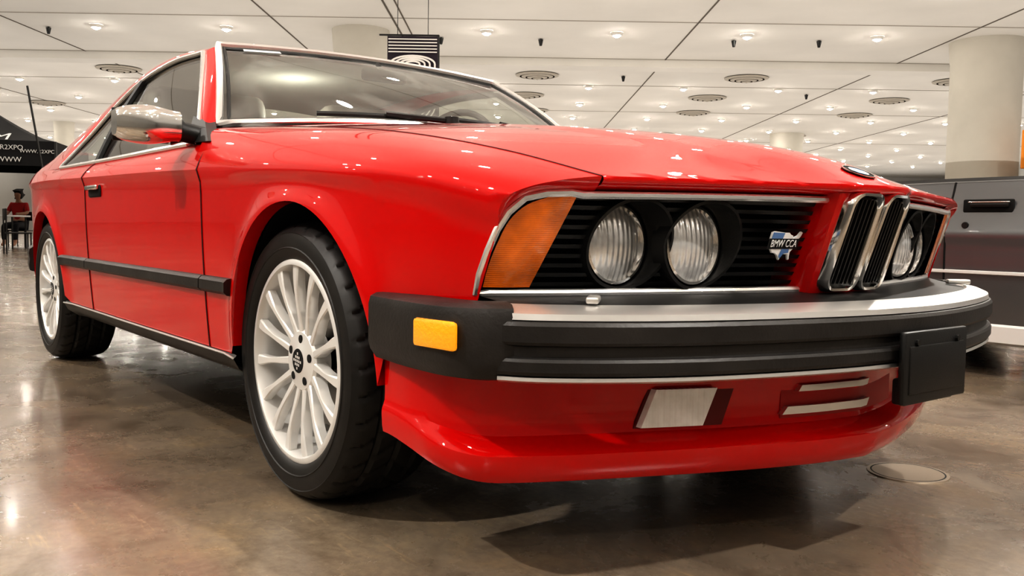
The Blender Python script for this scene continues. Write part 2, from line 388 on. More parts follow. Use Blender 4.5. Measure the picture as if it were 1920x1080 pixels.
b.make('bumper_shelf',BLK,car)
b=B();b.box((1.043,.028,.378),(.014,.235,.135),.005);b.box((1.049,.028,.374),(.008,.205,.09),.003);b.box((1.025,.028,.33),(.03,.18,.05),.006)
b.tube([(1.049,-.05,.425),(1.055,-.05,.425)],.006,8);b.tube([(1.049,.10,.425),(1.055,.10,.425)],.006,8)
b.make('plate_bracket',BLK,bump)
# air dam
dam=[(.405,-.80),(.50,-.80),(.58,-.787),(.65,-.742),(.71,-.640),(.775,-.495),(.845,-.325),(.905,-.14),(.93,0)]
dp=dens(dam,44);dp=dp+[V(p.x,-p.y,0) for p in reversed(dp[:-1])]
def dfac(t): t=min(t,1-t)*2; return lerp(.15,1.,sm((t-.10)/.3))
def dzf(t,z):
    t=min(t,1-t)*2;lo=lerp(.232,.178,sm(t/.42))
    return lo+(z-.19)*(.42-lo)/.23
b=B();sweep(b,dp,[(-.012,.42),(-.018,.37),(-.026,.32),(-.028,.284),(-.024,.266),(-.006,.256),(.012,.248),(.018,.241),(.018,.232),(.010,.206),(-.004,.192),(-.07,.19)],fac=dfac,zf=dzf)
ad=b.make('air_dam',RED,car,ang=28)
_dy=sorted([(p.y,p.x) for p in dp if p.x>.62]);crv_x=spl([a for a,_ in _dy],[c for _,c in _dy])
def patch(bd,y0,y1,z0,z1,o,th,sk=0.,nc=8):
    P=[]
    for j in range(nc+1):
        y=lerp(y0,y1,j/nc);q=V(crv_x(y)-.022,y,0);k=V(crv_x(y+sk)-crv_x(y),sk,0)
        P.append([q+V(o-th,0,z0),q+V(o,0,z0),q+k+V(o,0,z1),q+k+V(o-th,0,z1)])
    bd.grid(P);bd.add(P[0],[(0,1,2,3)]);bd.add(P[-1],[(0,1,2,3)])
FREC=mat('fog_recess_shade',(.14,.003,.003),.5);SLOTM=mat('slot_shadow',(.38,.004,.003),.4)  # darker reds painted as the shade inside the fog and slot recesses
for flip in (False,True):
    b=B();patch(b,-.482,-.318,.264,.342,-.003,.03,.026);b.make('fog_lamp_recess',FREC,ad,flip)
    b=B();patch(b,-.478,-.365,.267,.336,.010,.02,.026);fl_=b.make('fog_light',FOG,ad,flip)
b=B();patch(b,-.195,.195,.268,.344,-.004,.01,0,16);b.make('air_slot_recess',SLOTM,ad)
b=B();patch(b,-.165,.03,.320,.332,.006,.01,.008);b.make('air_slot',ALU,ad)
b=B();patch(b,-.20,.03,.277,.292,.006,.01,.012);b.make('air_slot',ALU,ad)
# --------- front face
def gp(y,z,o=0.): return V(XG(y,z)+o,y,z)
loop=[(lerp(-.11,-.735,i/20),.512) for i in range(21)]+cor+[(lerp(-.62,-.11,i/20),ZT(lerp(-.62,-.11,i/20))-.002) for i in range(21)]
LA=[(.72,-.505,.598,.068),(.775,-.36,.597,.068)]
for flip in (False,True):
    b=B();b.grid([[V(XG(lerp(-.10,-.76,j/20),z)-.095,lerp(-.10,-.752,j/20),z) for z in (.505,.56,.62,.695)] for j in range(21)])
    b.grid([[gp(y,z,0),V(XG(y,z)-.10,y*.985,z)] for y,z in loop])
    for i in range(10):
        z=.526+i*.0168
        seg=[]
        ys=[lerp(-.11,-.69,j/116) for j in range(117)]
        run=[]
        for y in ys:
            hit=any(math.hypot(y-l[1],z-l[2])<.079 for l in LA)
            if hit:
                if len(run)>2: seg.append(run)
                run=[]
            else: run.append(y)
        if len(run)>2: seg.append(run)
        for r in seg:
            b.grid([[gp(y,z-.0035,-.034),gp(y,z-.0035,-.010),gp(y,z+.0035,-.008),gp(y,z+.0035,-.034)] for y in (r[0],lerp(r[0],r[-1],.33),lerp(r[0],r[-1],.66),r[-1])])
    gr=b.make('grille',BLK,car,flip,ang=25)
    b=B();b.tube([gp(y,z-(.003 if z>.68 else 0),.008) for y,z in loop],.0068,8);b.make('grille_trim',CHR2,gr,flip)
    b=B();P=[]
    outer=crv([(-.747,.522,0),(-.745,.56,0),(-.738,.60,0),(-.727,.637,0),(-.705,.663,0),(-.672,.677,0)])
    inner=lambda t:(lerp(-.672,-.628,t),lerp(.522,.678,t))
    for i in range(21):
        t=i/20;a=outer(t);c=inner(t);P.append([gp(lerp(a.x,c[0],q/10),lerp(a.y,c[1],q/10),.002+.010*math.sin(PI*clamp(q/10,.12,.88))) for q in range(11)])
    b.grid(P);b.make('indicator_lamp',AMB,car,flip)
    for (lx,ly,lz,lr) in LA:
        M=Matrix.Translation(V(lx,ly,lz))@Matrix.Rotation(PI/2,4,'Y')
        b=B();b.lathe([(.0001,.016),(.02,.0148),(.04,.011),(.055,.006),(lr,0)],M,40);hl=b.make('headlight',LENS,car,flip)
        b=B();b.lathe([(lr-.002,.0),(lr,.006),(lr+.005,.005),(lr+.006,-.01)],M,40);b.make('headlight_ring',CHR,hl,flip)
        b=B();P=[]
        for k in range(49):
            a=2*PI*k/48;y=ly+(lr+.009)*math.cos(a);z=lz+(lr+.009)*math.sin(a)
            z2=min(z,.683);xf=max(XG(y,z2)+.002,lx+.006)
            P.append([V(lx-.03,y,z2),V(xf,y,z2),V(xf,ly+(lr+.015)*math.cos(a),min(.686,lz+(lr+.015)*math.sin(a))),V(xf-.03,ly+(lr+.015)*math.cos(a),min(.686,lz+(lr+.015)*math.sin(a)))])
        b.grid(P);b.make('headlight_bezel',BLK,hl,flip,ang=30)
# nose panel
def XN(y,z): return .872+.33*(z-.51)-.01*(abs(y)/.12)**2
b=B()
prof=[(-.123,-.09),(-.119,-.03),(-.113,-.004),(-.106,0),(-.05,.002),(0,.004),(.05,.002),(.106,0),(.113,-.004),(.119,-.03),(.123,-.09)]
b.grid([[V(XN(y,z)+o,y,z) for y,o in prof] for z in [lerp(.505,.70,i/10) for i in range(11)]]);b.grid([[V(XN(y,.505)+o,y,.505) for y,o in prof],[V(.79,y,.505) for y,o in prof]])
b.make('nose_panel',RED,car,ang=40)
def rrect(y0,y1,z0,z1,r,n=6):
    pts=[]
    for cy_,cz_,a0 in ((y1-r,z1-r,0),(y0+r,z1-r,PI/2),(y0+r,z0+r,PI),(y1-r,z0+r,1.5*PI)):
        for i in range(n+1):
            a=a0+PI/2*i/n;pts.append((cy_+r*math.cos(a),cz_+r*math.sin(a)))
    return pts
for flip in (False,True):
    rp=rrect(-.098,-.008,.512,.698,.024)
    b=B();b.add([V(XN(y,z)+.003,y,z) for y,z in rp],[list(range(len(rp)))])
    for i in range(7):
        y=-.089+i*.0125;b.grid([[V(XN(y,z)+.003,y-.002,z),V(XN(y,z)+.012,y-.002,z),V(XN(y,z)+.012,y+.002,z),V(XN(y,z)+.003,y+.002,z)] for z in (.524,.60,.688)])
    k=b.make('kidney_grille',BLK,car,flip,ang=25)
    b=B();q=[V(XN(y,z)+.020,y,z) for y,z in rp]
    cy_,cz_=-.053,.605
    def off(p,sy_,sz_,dx): return V(p.x+dx,cy_+(p.y-cy_)*sy_,cz_+(p.z-cz_)*sz_)
    ring=[[off(p,1.10,1.045,-.022) for p in q],[off(p,1.09,1.04,-.004) for p in q],[off(p,1.05,1.02,.002) for p in q],[off(p,.93,.965,.002) for p in q],[off(p,.88,.945,-.004) for p in q],[off(p,.87,.94,-.020) for p in q]]
    b.grid([r+r[:1] for r in ring])
    b.make('kidney_frame',CHR,k,flip,ang=50)
# map badge
us=[(-.5,.28),(-.42,.30),(-.1,.27),(.05,.27),(.12,.22),(.2,.2),(.24,.12),(.3,.18),(.36,.2),(.44,.3),(.5,.27),(.47,.18),(.42,.12),(.4,.03),(.36,-.03),(.33,-.12),(.26,-.2),(.27,-.3),(.3,-.38),(.27,-.4),(.22,-.3),(.2,-.25),(.1,-.26),(.05,-.25),(-.0,-.3),(-.04,-.4),(-.1,-.33),(-.15,-.27),(-.25,-.22),(-.33,-.22),(-.4,-.14),(-.45,.0),(-.5,.12)]
Wb,Hb=.112,.078;by,bz=-.199,.602
def bp(a,c,o=0.):
    y=by+a*Wb;z=bz+c*Hb;return V(XG(by,z)+.018+o-.12*a*Wb,y,z)
b=B();b.poly([bp(a,c) for a,c in us],(.004,0,0));b.m=1
b.add([bp(a,c,.0046) for a,c in [(-.48,.27),(-.1,.26),(-.14,.05),(-.46,.05),(-.49,.13)]],[(0,1,2,3,4)]);b.add([bp(a,c,.0046) for a,c in [(-.05,-.07),(.18,-.07),(.2,-.22),(.05,-.24),(-.04,-.36),(-.1,-.3)]],[list(range(6))])
b.m=2;b.add([bp(a,c,.0047) for a,c in [(-.56,.125),(.44,.125),(.44,-.125),(-.56,-.125)]],[(0,1,2,3)])
bd=b.make('map_badge',[WHITE,BLUE,DARK],car,smooth=False);bd['label']='small white and blue country map badge on grille'
ex=(bp(.5,0)-bp(-.5,0)).normalized();ez=(bp(0,.5)-bp(0,-.5)).normalized();en=ex.cross(ez).normalized();pt=bp(-.06,-.002,.0062)
Mt=Matrix(((ex.x,ez.x,en.x,pt.x),(ex.y,ez.y,en.y,pt.y),(ex.z,ez.z,en.z,pt.z),(0,0,0,1)))
text('badge_lettering','BMW CCA',.0205,WHITE,bd,Mt,.0003)
# mirrors
for flip in (False,True):
    b=B();P=[]
    for i in range(15):
        t=i/14;y=lerp(-.845,-1.010,t);k=min(1,(math.sin(PI*clamp(.10+.86*t,0,1)))**.22) if t>.5 else lerp(.80,1,sm(t*2))
        row=[]
        for j in range(32):
            a=2*PI*j/32;ca,sa=math.cos(a),math.sin(a)
            row.append(V(-.66+(.055 if ca>0 else .035)*math.copysign(abs(ca)**.55,ca)*k,y,.888+.052*k*math.copysign(abs(sa)**.55,sa)))
        P.append(row)
    b.grid(P,True);b.add(P[0],[list(range(32))]);b.add(P[-1],[list(range(32))])
    mr=b.make('door_mirror',CHR,car,flip,ang=50)
    b=B();b.box((-.698,-.93,.888),(.012,.150,.088),.004);b.make('mirror_rear_trim',BLK,mr,flip)
    b=B();b.tube([(-.64,-.78,.865),(-.65,-.83,.875),(-.66,-.852,.88)],.03,10,rs=[.028,.028,.045])
    b.poly([V(-.50,-.815,.842),V(-.72,-.803,.850),V(-.76,-.765,.935),V(-.71,-.75,.92)],(0,.03,0))
    b.make('mirror_mount',BLK,mr,flip)
# wheels
def wheel_meshes():
    M=Matrix.Rotation(PI/2,4,'X')
    b=B();b.lathe([(.205,-.19),(.205,-.06),(.211,-.025),(.2145,-.006),(.218,.001),(.226,.001),(.2318,-.003),(.2318,-.016),(.226,-.02)],M,96)
    ns=15
    for i in range(ns):
        a=2*PI*i/ns;P=[]
        for j in range(13):
            t=j/12;r=lerp(.052,.216,t);w=lerp(.018,.0135,sm(t*1.7))+.013*sm((t-.55)/.45);d=lerp(-.020,-.005,sm(t))+.004*math.sin(PI*t);th=lerp(.03,.018,t)
            ca,sa=math.cos(a),math.sin(a)
            def q(off,dep): return M@V(r*ca-off*sa,r*sa+off*ca,dep)
            P.append([q(-w*.5,d-th),q(-w*.5,d-.003),q(-w*.36,d),q(w*.36,d),q(w*.5,d-.003),q(w*.5,d-th)])
        b.grid(P)
    b.lathe([(.0,-.012),(.028,-.012),(.032,-.014),(.066,-.018),(.072,-.024),(.070,-.06)],M,64)
    rim=b.make('wheel',SIL,None,ang=35,link=False)
    b=B()
    prof=[(.212,-.02),(.226,-.010),(.231,-.001),(.242,.006),(.254,.0085),(.256,.0105),(.258,.0085),(.275,.009),(.288,.005),(.290,.0065),(.292,.004),(.301,-.004)]
    nt=22;seg=264
    for i in range(nt+1):
        t=i/nt;a=lerp(-.012,-.205,t);r=.3168-.010*abs(2*t-1)**4
        prof.append((r,a))
    prof+=[(.301,-.213),(.275,-.226),(.25,-.222),(.228,-.205),(.212,-.19)]
    P=[]
    for i,(r,a) in enumerate(prof):
        row=[]
        ti=i-12
        for k in range(seg):
            rr=r
            if 0<=ti<=nt:
                if ti in (5,11,17): rr-=.007
                else:
                    sh=int(abs(ti-11)*.9)
                    if (k+sh)%8==0: rr-=.006
            row.append(M@V(rr*math.cos(2*PI*k/seg),rr*math.sin(2*PI*k/seg),a))
        P.append(row)
    b.grid(P,True);tyre=b.make('tyre',TYR,None,ang=30,link=False)
    b=B();b.m=0;b.lathe([(.0,-.0105),(.027,-.0108),(.029,-.0135)],M,32);b.m=1
    for i in range(-2,3):
        for j in range(-2,3):
            if (i in(0,) or j in (0,) or abs(i)==abs(j)==1) and math.hypot(i,j)<2.3:
                c=(i*.0085,j*.0085);b.add([M@V(c[0]+dx*.0030,c[1]+dy*.0030,-.0098) for dx,dy in ((-1,-1),(1,-1),(1,1),(-1,1))],[(0,1,2,3)])
    cap=b.make('centre_cap',[DARK,SIL],None,link=False)
    lugs=[]
    for i in range(5):
        a=2*PI*i/5+PI/2;bb=B();Mi=M@Matrix.Translation(V(.050*math.cos(a),.050*math.sin(a),0));bb.lathe([(.0,-.0146),(.005,-.0146),(.0095,-.0150),(.0095,-.022)],Mi,16);lugs.append(bb.make('lug_bolt',DARK,None,link=False))
    b=B();b.lathe([(.05,-.085),(.155,-.085),(.155,-.105),(.05,-.105)],M,48);disc=b.make('brake_disc',DISCM,None,link=False)
    return rim,tyre,cap,lugs,disc
RIM,TYRE,CAP,LUGS,BDISC=wheel_meshes()
def put_wheel(root,x,y,rz,spin=0.,sc=1.):
    w=bpy.data.objects.new('wheel',RIM);COL.objects.link(w);w.parent=root;w.location=(x,y,HZ*sc);w.rotation_euler=(0,spin,rz);w.scale=(sc,)*3
    for n,m in [('tyre',TYRE),('centre_cap',CAP),('brake_disc',BDISC)]+[('lug_bolt',l) for l in LUGS]:
        o=bpy.data.objects.new(n,m);COL.objects.link(o);o.parent=w
for x in (0,-2.626):
    put_wheel(car,x,-.80,0,.1);put_wheel(car,x,.80,PI,.1)
for sy in (-1,1):
    for cx,rx,rz in ARC:
        b=B();P=[]
        for i in range(25):
            a=-.2+(PI+.4)*i/24;P.append([V(cx+(rx+.012)*math.cos(a),sy*.795,.32+(rz+.012)*math.sin(a)),V(cx+(rx+.012)*math.cos(a),sy*.50,.32+(rz+.012)*math.sin(a))])
        b.grid(P);b.add([V(cx+(rx+.012)*math.cos(-.2+(PI+.4)*i/24),sy*.50,.32+(rz+.012)*math.sin(-.2+(PI+.4)*i/24)) for i in range(25)],[list(range(25))])
        b.make('wheel_arch_liner',DARK,car)
b=B();b.box((-1.43,0,.40),(2.2,1.48,.34),.02);b.box((-1.6,0,.36),(4.2,.98,.30),.02);b.box((.14,0,.52),(1.0,.98,.26),.02);b.box((-3.40,0,.55),(.6,1.2,.34),.02);b.box((.55,0,.40),(.24,1.20,.22),.02);b.make('underbody',DARK,car)
b=B();b.grid([[V(x,y,.60+.26*sm((x+1.05)/.3)) for y in (-.73,-.3,.3,.73)] for x in [-3.0,-2.4,-1.8,-1.2,-1.05,-.95,-.85,-.75]]);b.box((-.72,0,.86),(.28,1.36,.10),.03);b.make('dashboard',mat('dashboard_vinyl',(.12,.11,.10),.6),car)
for sy in (-1,1):
    b=B();b.box((-1.42,sy*.37,.66),(.50,.50,.16),.05,3);b.box((-1.74,sy*.37,.90),(.14,.48,.52),.05,3,Matrix.Rotation(-.28,3,'Y'));b.box((-1.84,sy*.37,1.08),(.09,.24,.12),.03,3);b.make('seat',INT,car)
b=B();b.box((-2.45,0,.80),(.16,1.2,.42),.06,3,Matrix.Rotation(-.35,3,'Y'));b.make('rear_seat',INT,car)
b=B();Ms=Matrix.Translation(V(-1.08,.37,.90))@Matrix.Rotation(-1.15,4,'Y');b.tube([Ms@V(.185*math.cos(2*PI*i/32),.185*math.sin(2*PI*i/32),0) for i in range(32)],.013,8,closed=True);b.box(Ms@V(0,0,-.01),(.03,.12,.12),.01);b.tube([Ms@V(0,-.17,0),Ms@V(0,.17,0)],.014,6);b.make('steering_wheel',BLK,car)
b=B();b.box((-1.0,0,1.165),(.03,.18,.045),.012);b.tube([(-1.0,0,1.175),(-1.05,0,1.215)],.008,6);b.make('interior_mirror',BLK,car)
# rear bumper
rp=dens([(-2.99,-.812),(-3.3,-.765),(-3.6,-.695),(-3.82,-.61),(-3.93,-.45),(-3.97,-.2),(-3.98,0)],30);rp=rp+[V(p.x,-p.y,0) for p in reversed(rp[:-1])];rp.reverse()
b=B();P=sweep(b,rp,[(-.05,.50),(-.01,.50),(.004,.49),(.008,.47),(.004,.44),(.008,.41),(.004,.385),(-.05,.37)]);b.add(P[0],[list(range(8))]);b.add(P[-1],[list(range(8))]);b.make('rear_bumper',RUB,car)
b=B();b.box((-3.65,0,.30),(.3,1.1,.16),.05);b.make('rear_valance',BLK,car)
# =============================================================== GREY CONVERTIBLE
gc=empty('car',(.48,3.27,0))
tag(gc,'dark metallic grey open-top convertible parked beyond the nose of the red coupe','car')
W2=spl([-2.15,-1.9,-1.2,0,1.2,1.75,2.1],[.70,.76,.815,.825,.81,.76,.66]);ZB2=spl([-2.15,-1.3,0,.8,1.7,2.1],[.82,.855,.868,.85,.76,.70])
A2=[(-1.285,.345),(1.285,.345)]
def zb2(x):
    for cx,r in A2:
        if abs(x-cx)<=r: return .30+r*math.sqrt(max(0,1-((x-cx)/r)**2))
    return .20
xs=sorted(set([round(lerp(-2.15,2.1,i/40),4) for i in range(41)]+[round(cx+.345*math.cos(PI*i/20),4) for cx,_ in A2 for i in range(21)]))
def s2(x,z,o=0):
    w=W2(x);zt=ZB2(x);y=w-.16*max(0,.60-z)**2-.10*sm((z-.56)/(zt-.50))**1.2-.012*sm((.62-z)/.02);return -(y+o)
zl=[0,.1,.2,.3,.4,.5,.55,.6,.63,.66,.72,.78,.84,.9,.95,1.]
for flip in (False,True):
    b=B();P=[]
    for x in xs:
        z0=zb2(x);zt=ZB2(x);row=[V(x,s2(x,lerp(z0,zt,j)),lerp(z0,zt,j)) for j in zl];e=row[-1];row+=[e+V(0,.015,.008),e+V(0,.05,.010)];P.append(row)
    b.grid(P);b.make('side_panel',GRY,gc,flip,ang=30)
    b=B();P=[]
    for i in range(17):
        x=lerp(-.63,.62,i/16);zt=ZB2(x);P.append([V(x,s2(x,lerp(.235,zt-.004,j),.004),lerp(.235,zt-.004,j)) for j in zl])
    b.grid(P);d=b.make('door',GRY,gc,flip,ang=30)
    for xx in (-.632,.622):
        s=B();s.tube([V(xx,s2(xx,z,.003),z) for z in [lerp(.235,ZB2(xx),j/12) for j in range(13)]],.005,6);s.make('door_seam',DARK,d,flip)
    h=B();h.box((-.46,s2(-.46,.745,.003),.752),(.22,.016,.07),.007);h.make('door_handle_recess',DARK,d,flip)
    h=B();h.m=0;h.box((-.45,s2(-.46,.745,.016),.762),(.17,.022,.026),.010);h.m=1;h.box((-.45,s2(-.46,.745,.024),.774),(.18,.008,.006),.002);h.make('door_handle',[BLK,CHR],d,flip)
    h=B();h.lathe([(.0,.006),(.014,.006),(.016,0)],Matrix.Translation(V(-.545,s2(-.545,.67,.005),.67))@Matrix.Rotation(PI/2,4,'X'),16);h.make('door_lock',BLK,d,flip)
    b=B();b.grid([[V(x,s2(x,.46,.004),.452),V(x,s2(x,.46,.012),.455),V(x,s2(x,.46,.012),.466),V(x,s2(x,.46,.004),.469)] for x in [lerp(-.93,.93,i/16) for i in range(17)]]);b.make('side_trim',PALE,gc,flip)
    b=B();b.grid([[V(x,s2(x,.24,.002),.236),V(x,s2(x,.2,.018),.225),V(x,s2(x,.2,.018),.155),V(x,s2(x,.2,-.02),.14)] for x in [lerp(-.93,.93,i/16) for i in range(17)]]);b.make('side_skirt',PALE,gc,flip)
    b=B();b.grid([[V(x,s2(x,ZB2(x))+.0,ZB2(x)+.008),V(x,s2(x,ZB2(x))-.006,ZB2(x)+.004),V(x,s2(x,ZB2(x))+.01,ZB2(x)+.02)] for x in [lerp(-1.0,.75,i/16) for i in range(17)]]);b.make('belt_trim',BLK,gc,flip)
b=B();b.grid([[V(x,lerp(-1,1,j/16)*abs(s2(x,ZB2(x))+.05),ZB2(x)+.01+.04*(1-(j/8-1)**2)) for j in range(17)] for x in [lerp(.85,2.1,i/12) for i in range(13)]]);b.make('hood',GRY,gc)
b=B();b.grid([[V(x,lerp(-1,1,j/16)*abs(s2(x,ZB2(x))+.05),ZB2(x)+.01+.03*(1-(j/8-1)**2)) for j in range(17)] for x in [lerp(-2.15,-1.0,i/12) for i in range(13)]]);b.make('trunk_lid',GRY,gc)
b=B();b.grid([[V(x,lerp(-1,1,j/16)*abs(s2(x,ZB2(x))+.03),ZB2(x)+.005+(.01+.015*math.sin(PI*(x+1.05)/.65))*(1-(j/8-1)**6)) for j in range(17)] for x in [lerp(-1.05,-.40,i/12) for i in range(13)]]);b.make('folded_soft_top',mat('soft_top_cloth',(.02,.02,.02),.9),gc)
for xe,n in ((-2.15,'tail_panel'),(2.1,'front_panel')):
    b=B();b.grid([[V(xe+math.copysign(.06,xe)*math.sin(PI*i/6),lerp(-1,1,j/12)*W2(xe)*.97,lerp(.22,ZB2(xe)+.02,i/6)) for j in range(13)] for i in range(7)]);b.make(n,GRY,gc)
    b=B();b.box((xe+math.copysign(.08,xe),0,.42),(.12,1.55,.14),.04);b.make('bumper',BLK,gc)
b=B();b.box((0,0,.36),(1.8,1.5,.30),.02);b.box((0,0,.40),(4.1,1.0,.3),.02);b.make('underbody',DARK,gc)
for sy in (-1,1):
    b=B();b.box((-.15,sy*.36,.50),(.5,.48,.16),.05,3);b.box((-.42,sy*.36,.64),(.14,.46,.40),.05,3,Matrix.Rotation(-.2,3,'Y'));b.make('seat',INT,gc)
b=B();b.grid([[V(lerp(.85,.38,i/6)+.06*(1-(j/6-1)**2),lerp(-1,1,j/12)*lerp(.70,.58,i/6),lerp(.86,1.27,i/6)) for j in range(13)] for i in range(7)]);w2=b.make('windshield',GLS,gc)
b=B();b.tube([(.85,-.70,.86),(.38,-.58,1.27)]+[(.38+.06*(1-(j/6-1)**2),lerp(-.58,.58,j/12),1.27) for j in range(1,12)]+[(.38,.58,1.27),(.85,.70,.86)],.022,8);b.make('windshield_frame',BLK,w2)
b=B();b.box((.72,0,.80),(.30,1.3,.14),.04);b.make('dashboard',BLK,gc)
for x in (-1.285,1.285):
    put_wheel(gc,x,-.765,0,.3,.95);put_wheel(gc,x,.765,PI,.3,.95)
# =============================================================== HALL
CX,CY=1.8884,-1.6488;HA=math.radians(52.08)
HM=Matrix.Translation(V(CX,CY,0))@Matrix.Rotation(HA,4,'Z')
def H(u,v,z=0.): return HM@V(v,u,z)
ZCEI=5.2
fm=bpy.data.materials.new('polished_concrete');fm.use_nodes=True;nt=fm.node_tree;bs=nt.nodes['Principled BSDF'];tc=nt.nodes.new('ShaderNodeTexCoord')
def nz(sc,det,dist=0.,rough=.55,stretch=None):
    n=nt.nodes.new('ShaderNodeTexNoise');n.inputs['Scale'].default_value=sc;n.inputs['Detail'].default_value=det;n.inputs['Distortion'].default_value=dist;n.inputs['Roughness'].default_value=rough
    if stretch:
        mp=nt.nodes.new('ShaderNodeMapping');mp.inputs['Rotation'].default_value=(0,0,stretch[0]);mp.inputs['Scale'].default_value=(1,stretch[1],1);nt.links.new(tc.outputs['Object'],mp.inputs['Vector']);nt.links.new(mp.outputs['Vector'],n.inputs['Vector'])
    else: nt.links.new(tc.outputs['Object'],n.inputs['Vector'])
    return n.outputs['Fac']
def ramp(src,els):
    r=nt.nodes.new('ShaderNodeValToRGB');cr=r.color_ramp
    while len(cr.elements)<len(els): cr.elements.new(.5)
    for e,(p,c) in zip(cr.elements,els): e.position=p;e.color=(*c,1)
    nt.links.new(src,r.inputs['Fac']);return r.outputs['Color']
def mulc(a,bb,f):
    m=nt.nodes.new('ShaderNodeMix');m.data_type='RGBA';m.blend_type='MULTIPLY';m.inputs['Factor'].default_value=f;nt.links.new(a,m.inputs['A']);nt.links.new(bb,m.inputs['B']);return m.outputs['Result']
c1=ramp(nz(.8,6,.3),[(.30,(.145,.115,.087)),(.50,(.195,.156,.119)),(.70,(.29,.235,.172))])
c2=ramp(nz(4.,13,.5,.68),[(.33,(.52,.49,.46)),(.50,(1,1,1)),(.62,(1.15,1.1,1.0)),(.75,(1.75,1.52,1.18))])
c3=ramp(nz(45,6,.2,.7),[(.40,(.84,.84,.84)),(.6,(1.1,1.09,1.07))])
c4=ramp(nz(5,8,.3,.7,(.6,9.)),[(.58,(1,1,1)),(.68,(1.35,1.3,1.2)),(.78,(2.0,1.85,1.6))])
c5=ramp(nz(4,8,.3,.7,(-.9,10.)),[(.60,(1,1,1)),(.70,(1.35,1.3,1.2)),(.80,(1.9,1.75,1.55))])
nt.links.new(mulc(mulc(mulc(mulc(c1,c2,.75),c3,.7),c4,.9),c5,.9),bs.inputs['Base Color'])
r1=ramp(nz(3.5,10,.4,.7),[(.3,(.14,)*3),(.7,(.36,)*3)]);nt.links.new(r1,bs.inputs['Roughness'])
bpn=nt.nodes.new('ShaderNodeBump');bpn.inputs['Strength'].default_value=.04;bpn.inputs['Distance'].default_value=.015;nt.links.new(nz(4.,6),bpn.inputs['Height']);nt.links.new(bpn.outputs['Normal'],bs.inputs['Normal']);bs.inputs['Coat Weight'].default_value=.15;bs.inputs['Coat Roughness'].default_value=.09
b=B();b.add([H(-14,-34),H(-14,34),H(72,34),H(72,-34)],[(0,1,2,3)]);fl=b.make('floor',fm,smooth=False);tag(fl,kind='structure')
CE=mat('painted_ceiling',(.76,.735,.69),.85,noise=(.35,.07))
SEAM=mat('ceiling_joint',(.15,.13,.11),.9)
SEAM2=mat('ceiling_joint_light',(.40,.37,.33),.9)
WAL=mat('hall_wall_paint',(.48,.47,.45),.8)
b=B();b.add([H(-14,-34,ZCEI),H(-14,34,ZCEI),H(72,34,ZCEI),H(72,-34,ZCEI)],[(0,1,2,3)]);ce=b.make('ceiling',CE,smooth=False);tag(ce,kind='structure')
k=0
def seam(u0,u1,v0,v1,d=.02,m=SEAM):
    global k;k+=1
    b=B();b.box((0,0,0),(v1-v0,u1-u0,d));o=b.make('trim_%d'%k,m,smooth=False);o.matrix_world=HM@Matrix.Translation(V((v0+v1)/2,(u0+u1)/2,ZCEI-d/2));tag(o,kind='structure')
for v in (-17.7,-11.5,-5.4,4.0,10.2,16.4): seam(-14,72,v-.016,v+.016,.012)
seam(10,24.3,-2.735,-2.695,.012);seam(10,24.3,-2.485,-2.455,.012)
for u in (8,12.2,16.2,20.05,24.35,28.8,35,46): seam(u-.018,u+.018,-34,34,.012,SEAM2)
seam(24.4,25.1,-34,34,.2,CE)
for nme,pts in (('wall_far',[(72,-34),(72,34)]),('wall_left',[(-14,-34),(72,-34)]),('wall_right',[(-14,34),(72,34)]),('wall_back',[(-14,-34),(-14,34)])):
    b=B();(u0,v0),(u1,v1)=pts;b.add([H(u0,v0,0),H(u1,v1,0),H(u1,v1,ZCEI),H(u0,v0,ZCEI)],[(0,1,2,3)]);tag(b.make(nme,WAL,smooth=False),kind='structure')
COLM=mat('column_plaster',(.58,.55,.49),.8,noise=(.8,.08))
for u,v,r,lab in ((21.4,-3.63,.63,'round cream column rising behind the red car roof'),(21.6,11.15,.78,'thick round cream column behind the grey convertible'),(42.,12.6,.72,'distant round column seen above the red hood'),(41.7,-20.7,.42,'slim pale column far behind the black canopy')):
    b=B();b.lathe([(r,0),(r,ZCEI-.5),(r*1.02,ZCEI-.45),(r*1.06,ZCEI-.05),(r*1.06,ZCEI)],Matrix.Identity(4),48);b.lathe([(r+.03,0),(r+.03,.15),(r,.16)],Matrix.Identity(4),48)
    o=b.make('column',COLM);o.location=H(u,v,0);tag(o,lab,'column')
LAMP=emis('lamp_glow',(1,.94,.85),230.)
b=B();b.m=0;b.lathe([(.15,0),(.15,-.012),(.112,-.066),(.096,-.068),(.096,-.05)],Matrix.Identity(4),24);b.m=1;b.lathe([(.092,-.052),(.075,-.078),(.045,-.10),(.0005,-.112)],Matrix.Identity(4),16)
L0=b.make('ceiling_light',[CE,LAMP],None,link=False)
for i in range(-7,11):
    u=21.2+3.9*i
    for j in range(-11,12):
        v=-.68+3.02*j
        if u<20 and (abs(v+1)>13.5): continue
        if u>=20 and abs(v)>u*.58+1.5: continue
        if math.hypot(u-21.4,v+3.63)<.8 or math.hypot(u-21.6,v-11.15)<.95 or math.hypot(u-42,v-12.6)<1: continue
        o=bpy.data.objects.new('ceiling_light',L0);COL.objects.link(o);o.location=H(u,v,ZCEI-.001)
        tag(o,'small bright recessed spotlight in the cream hall ceiling','ceiling light','recessed ceiling spotlights')
VM=mat('vent_metal',(.46,.42,.36),.6);VD=mat('vent_gap',(.04,.03,.026),.9)
b=B()
for q,(r0,r1) in enumerate(((.64,.50),(.47,.33),(.30,.16),(.13,.0))):
    b.m=0;b.lathe([(r0,-.02-.02*q),(r0,-.035-.03*q),(max(r1,.001)+.02,-.06-.03*q)],Matrix.Identity(4),36);b.m=1;b.lathe([(r0,-.022-.02*q),(max(r1-.05,.001),-.02-.02*q)],Matrix.Identity(4),36)
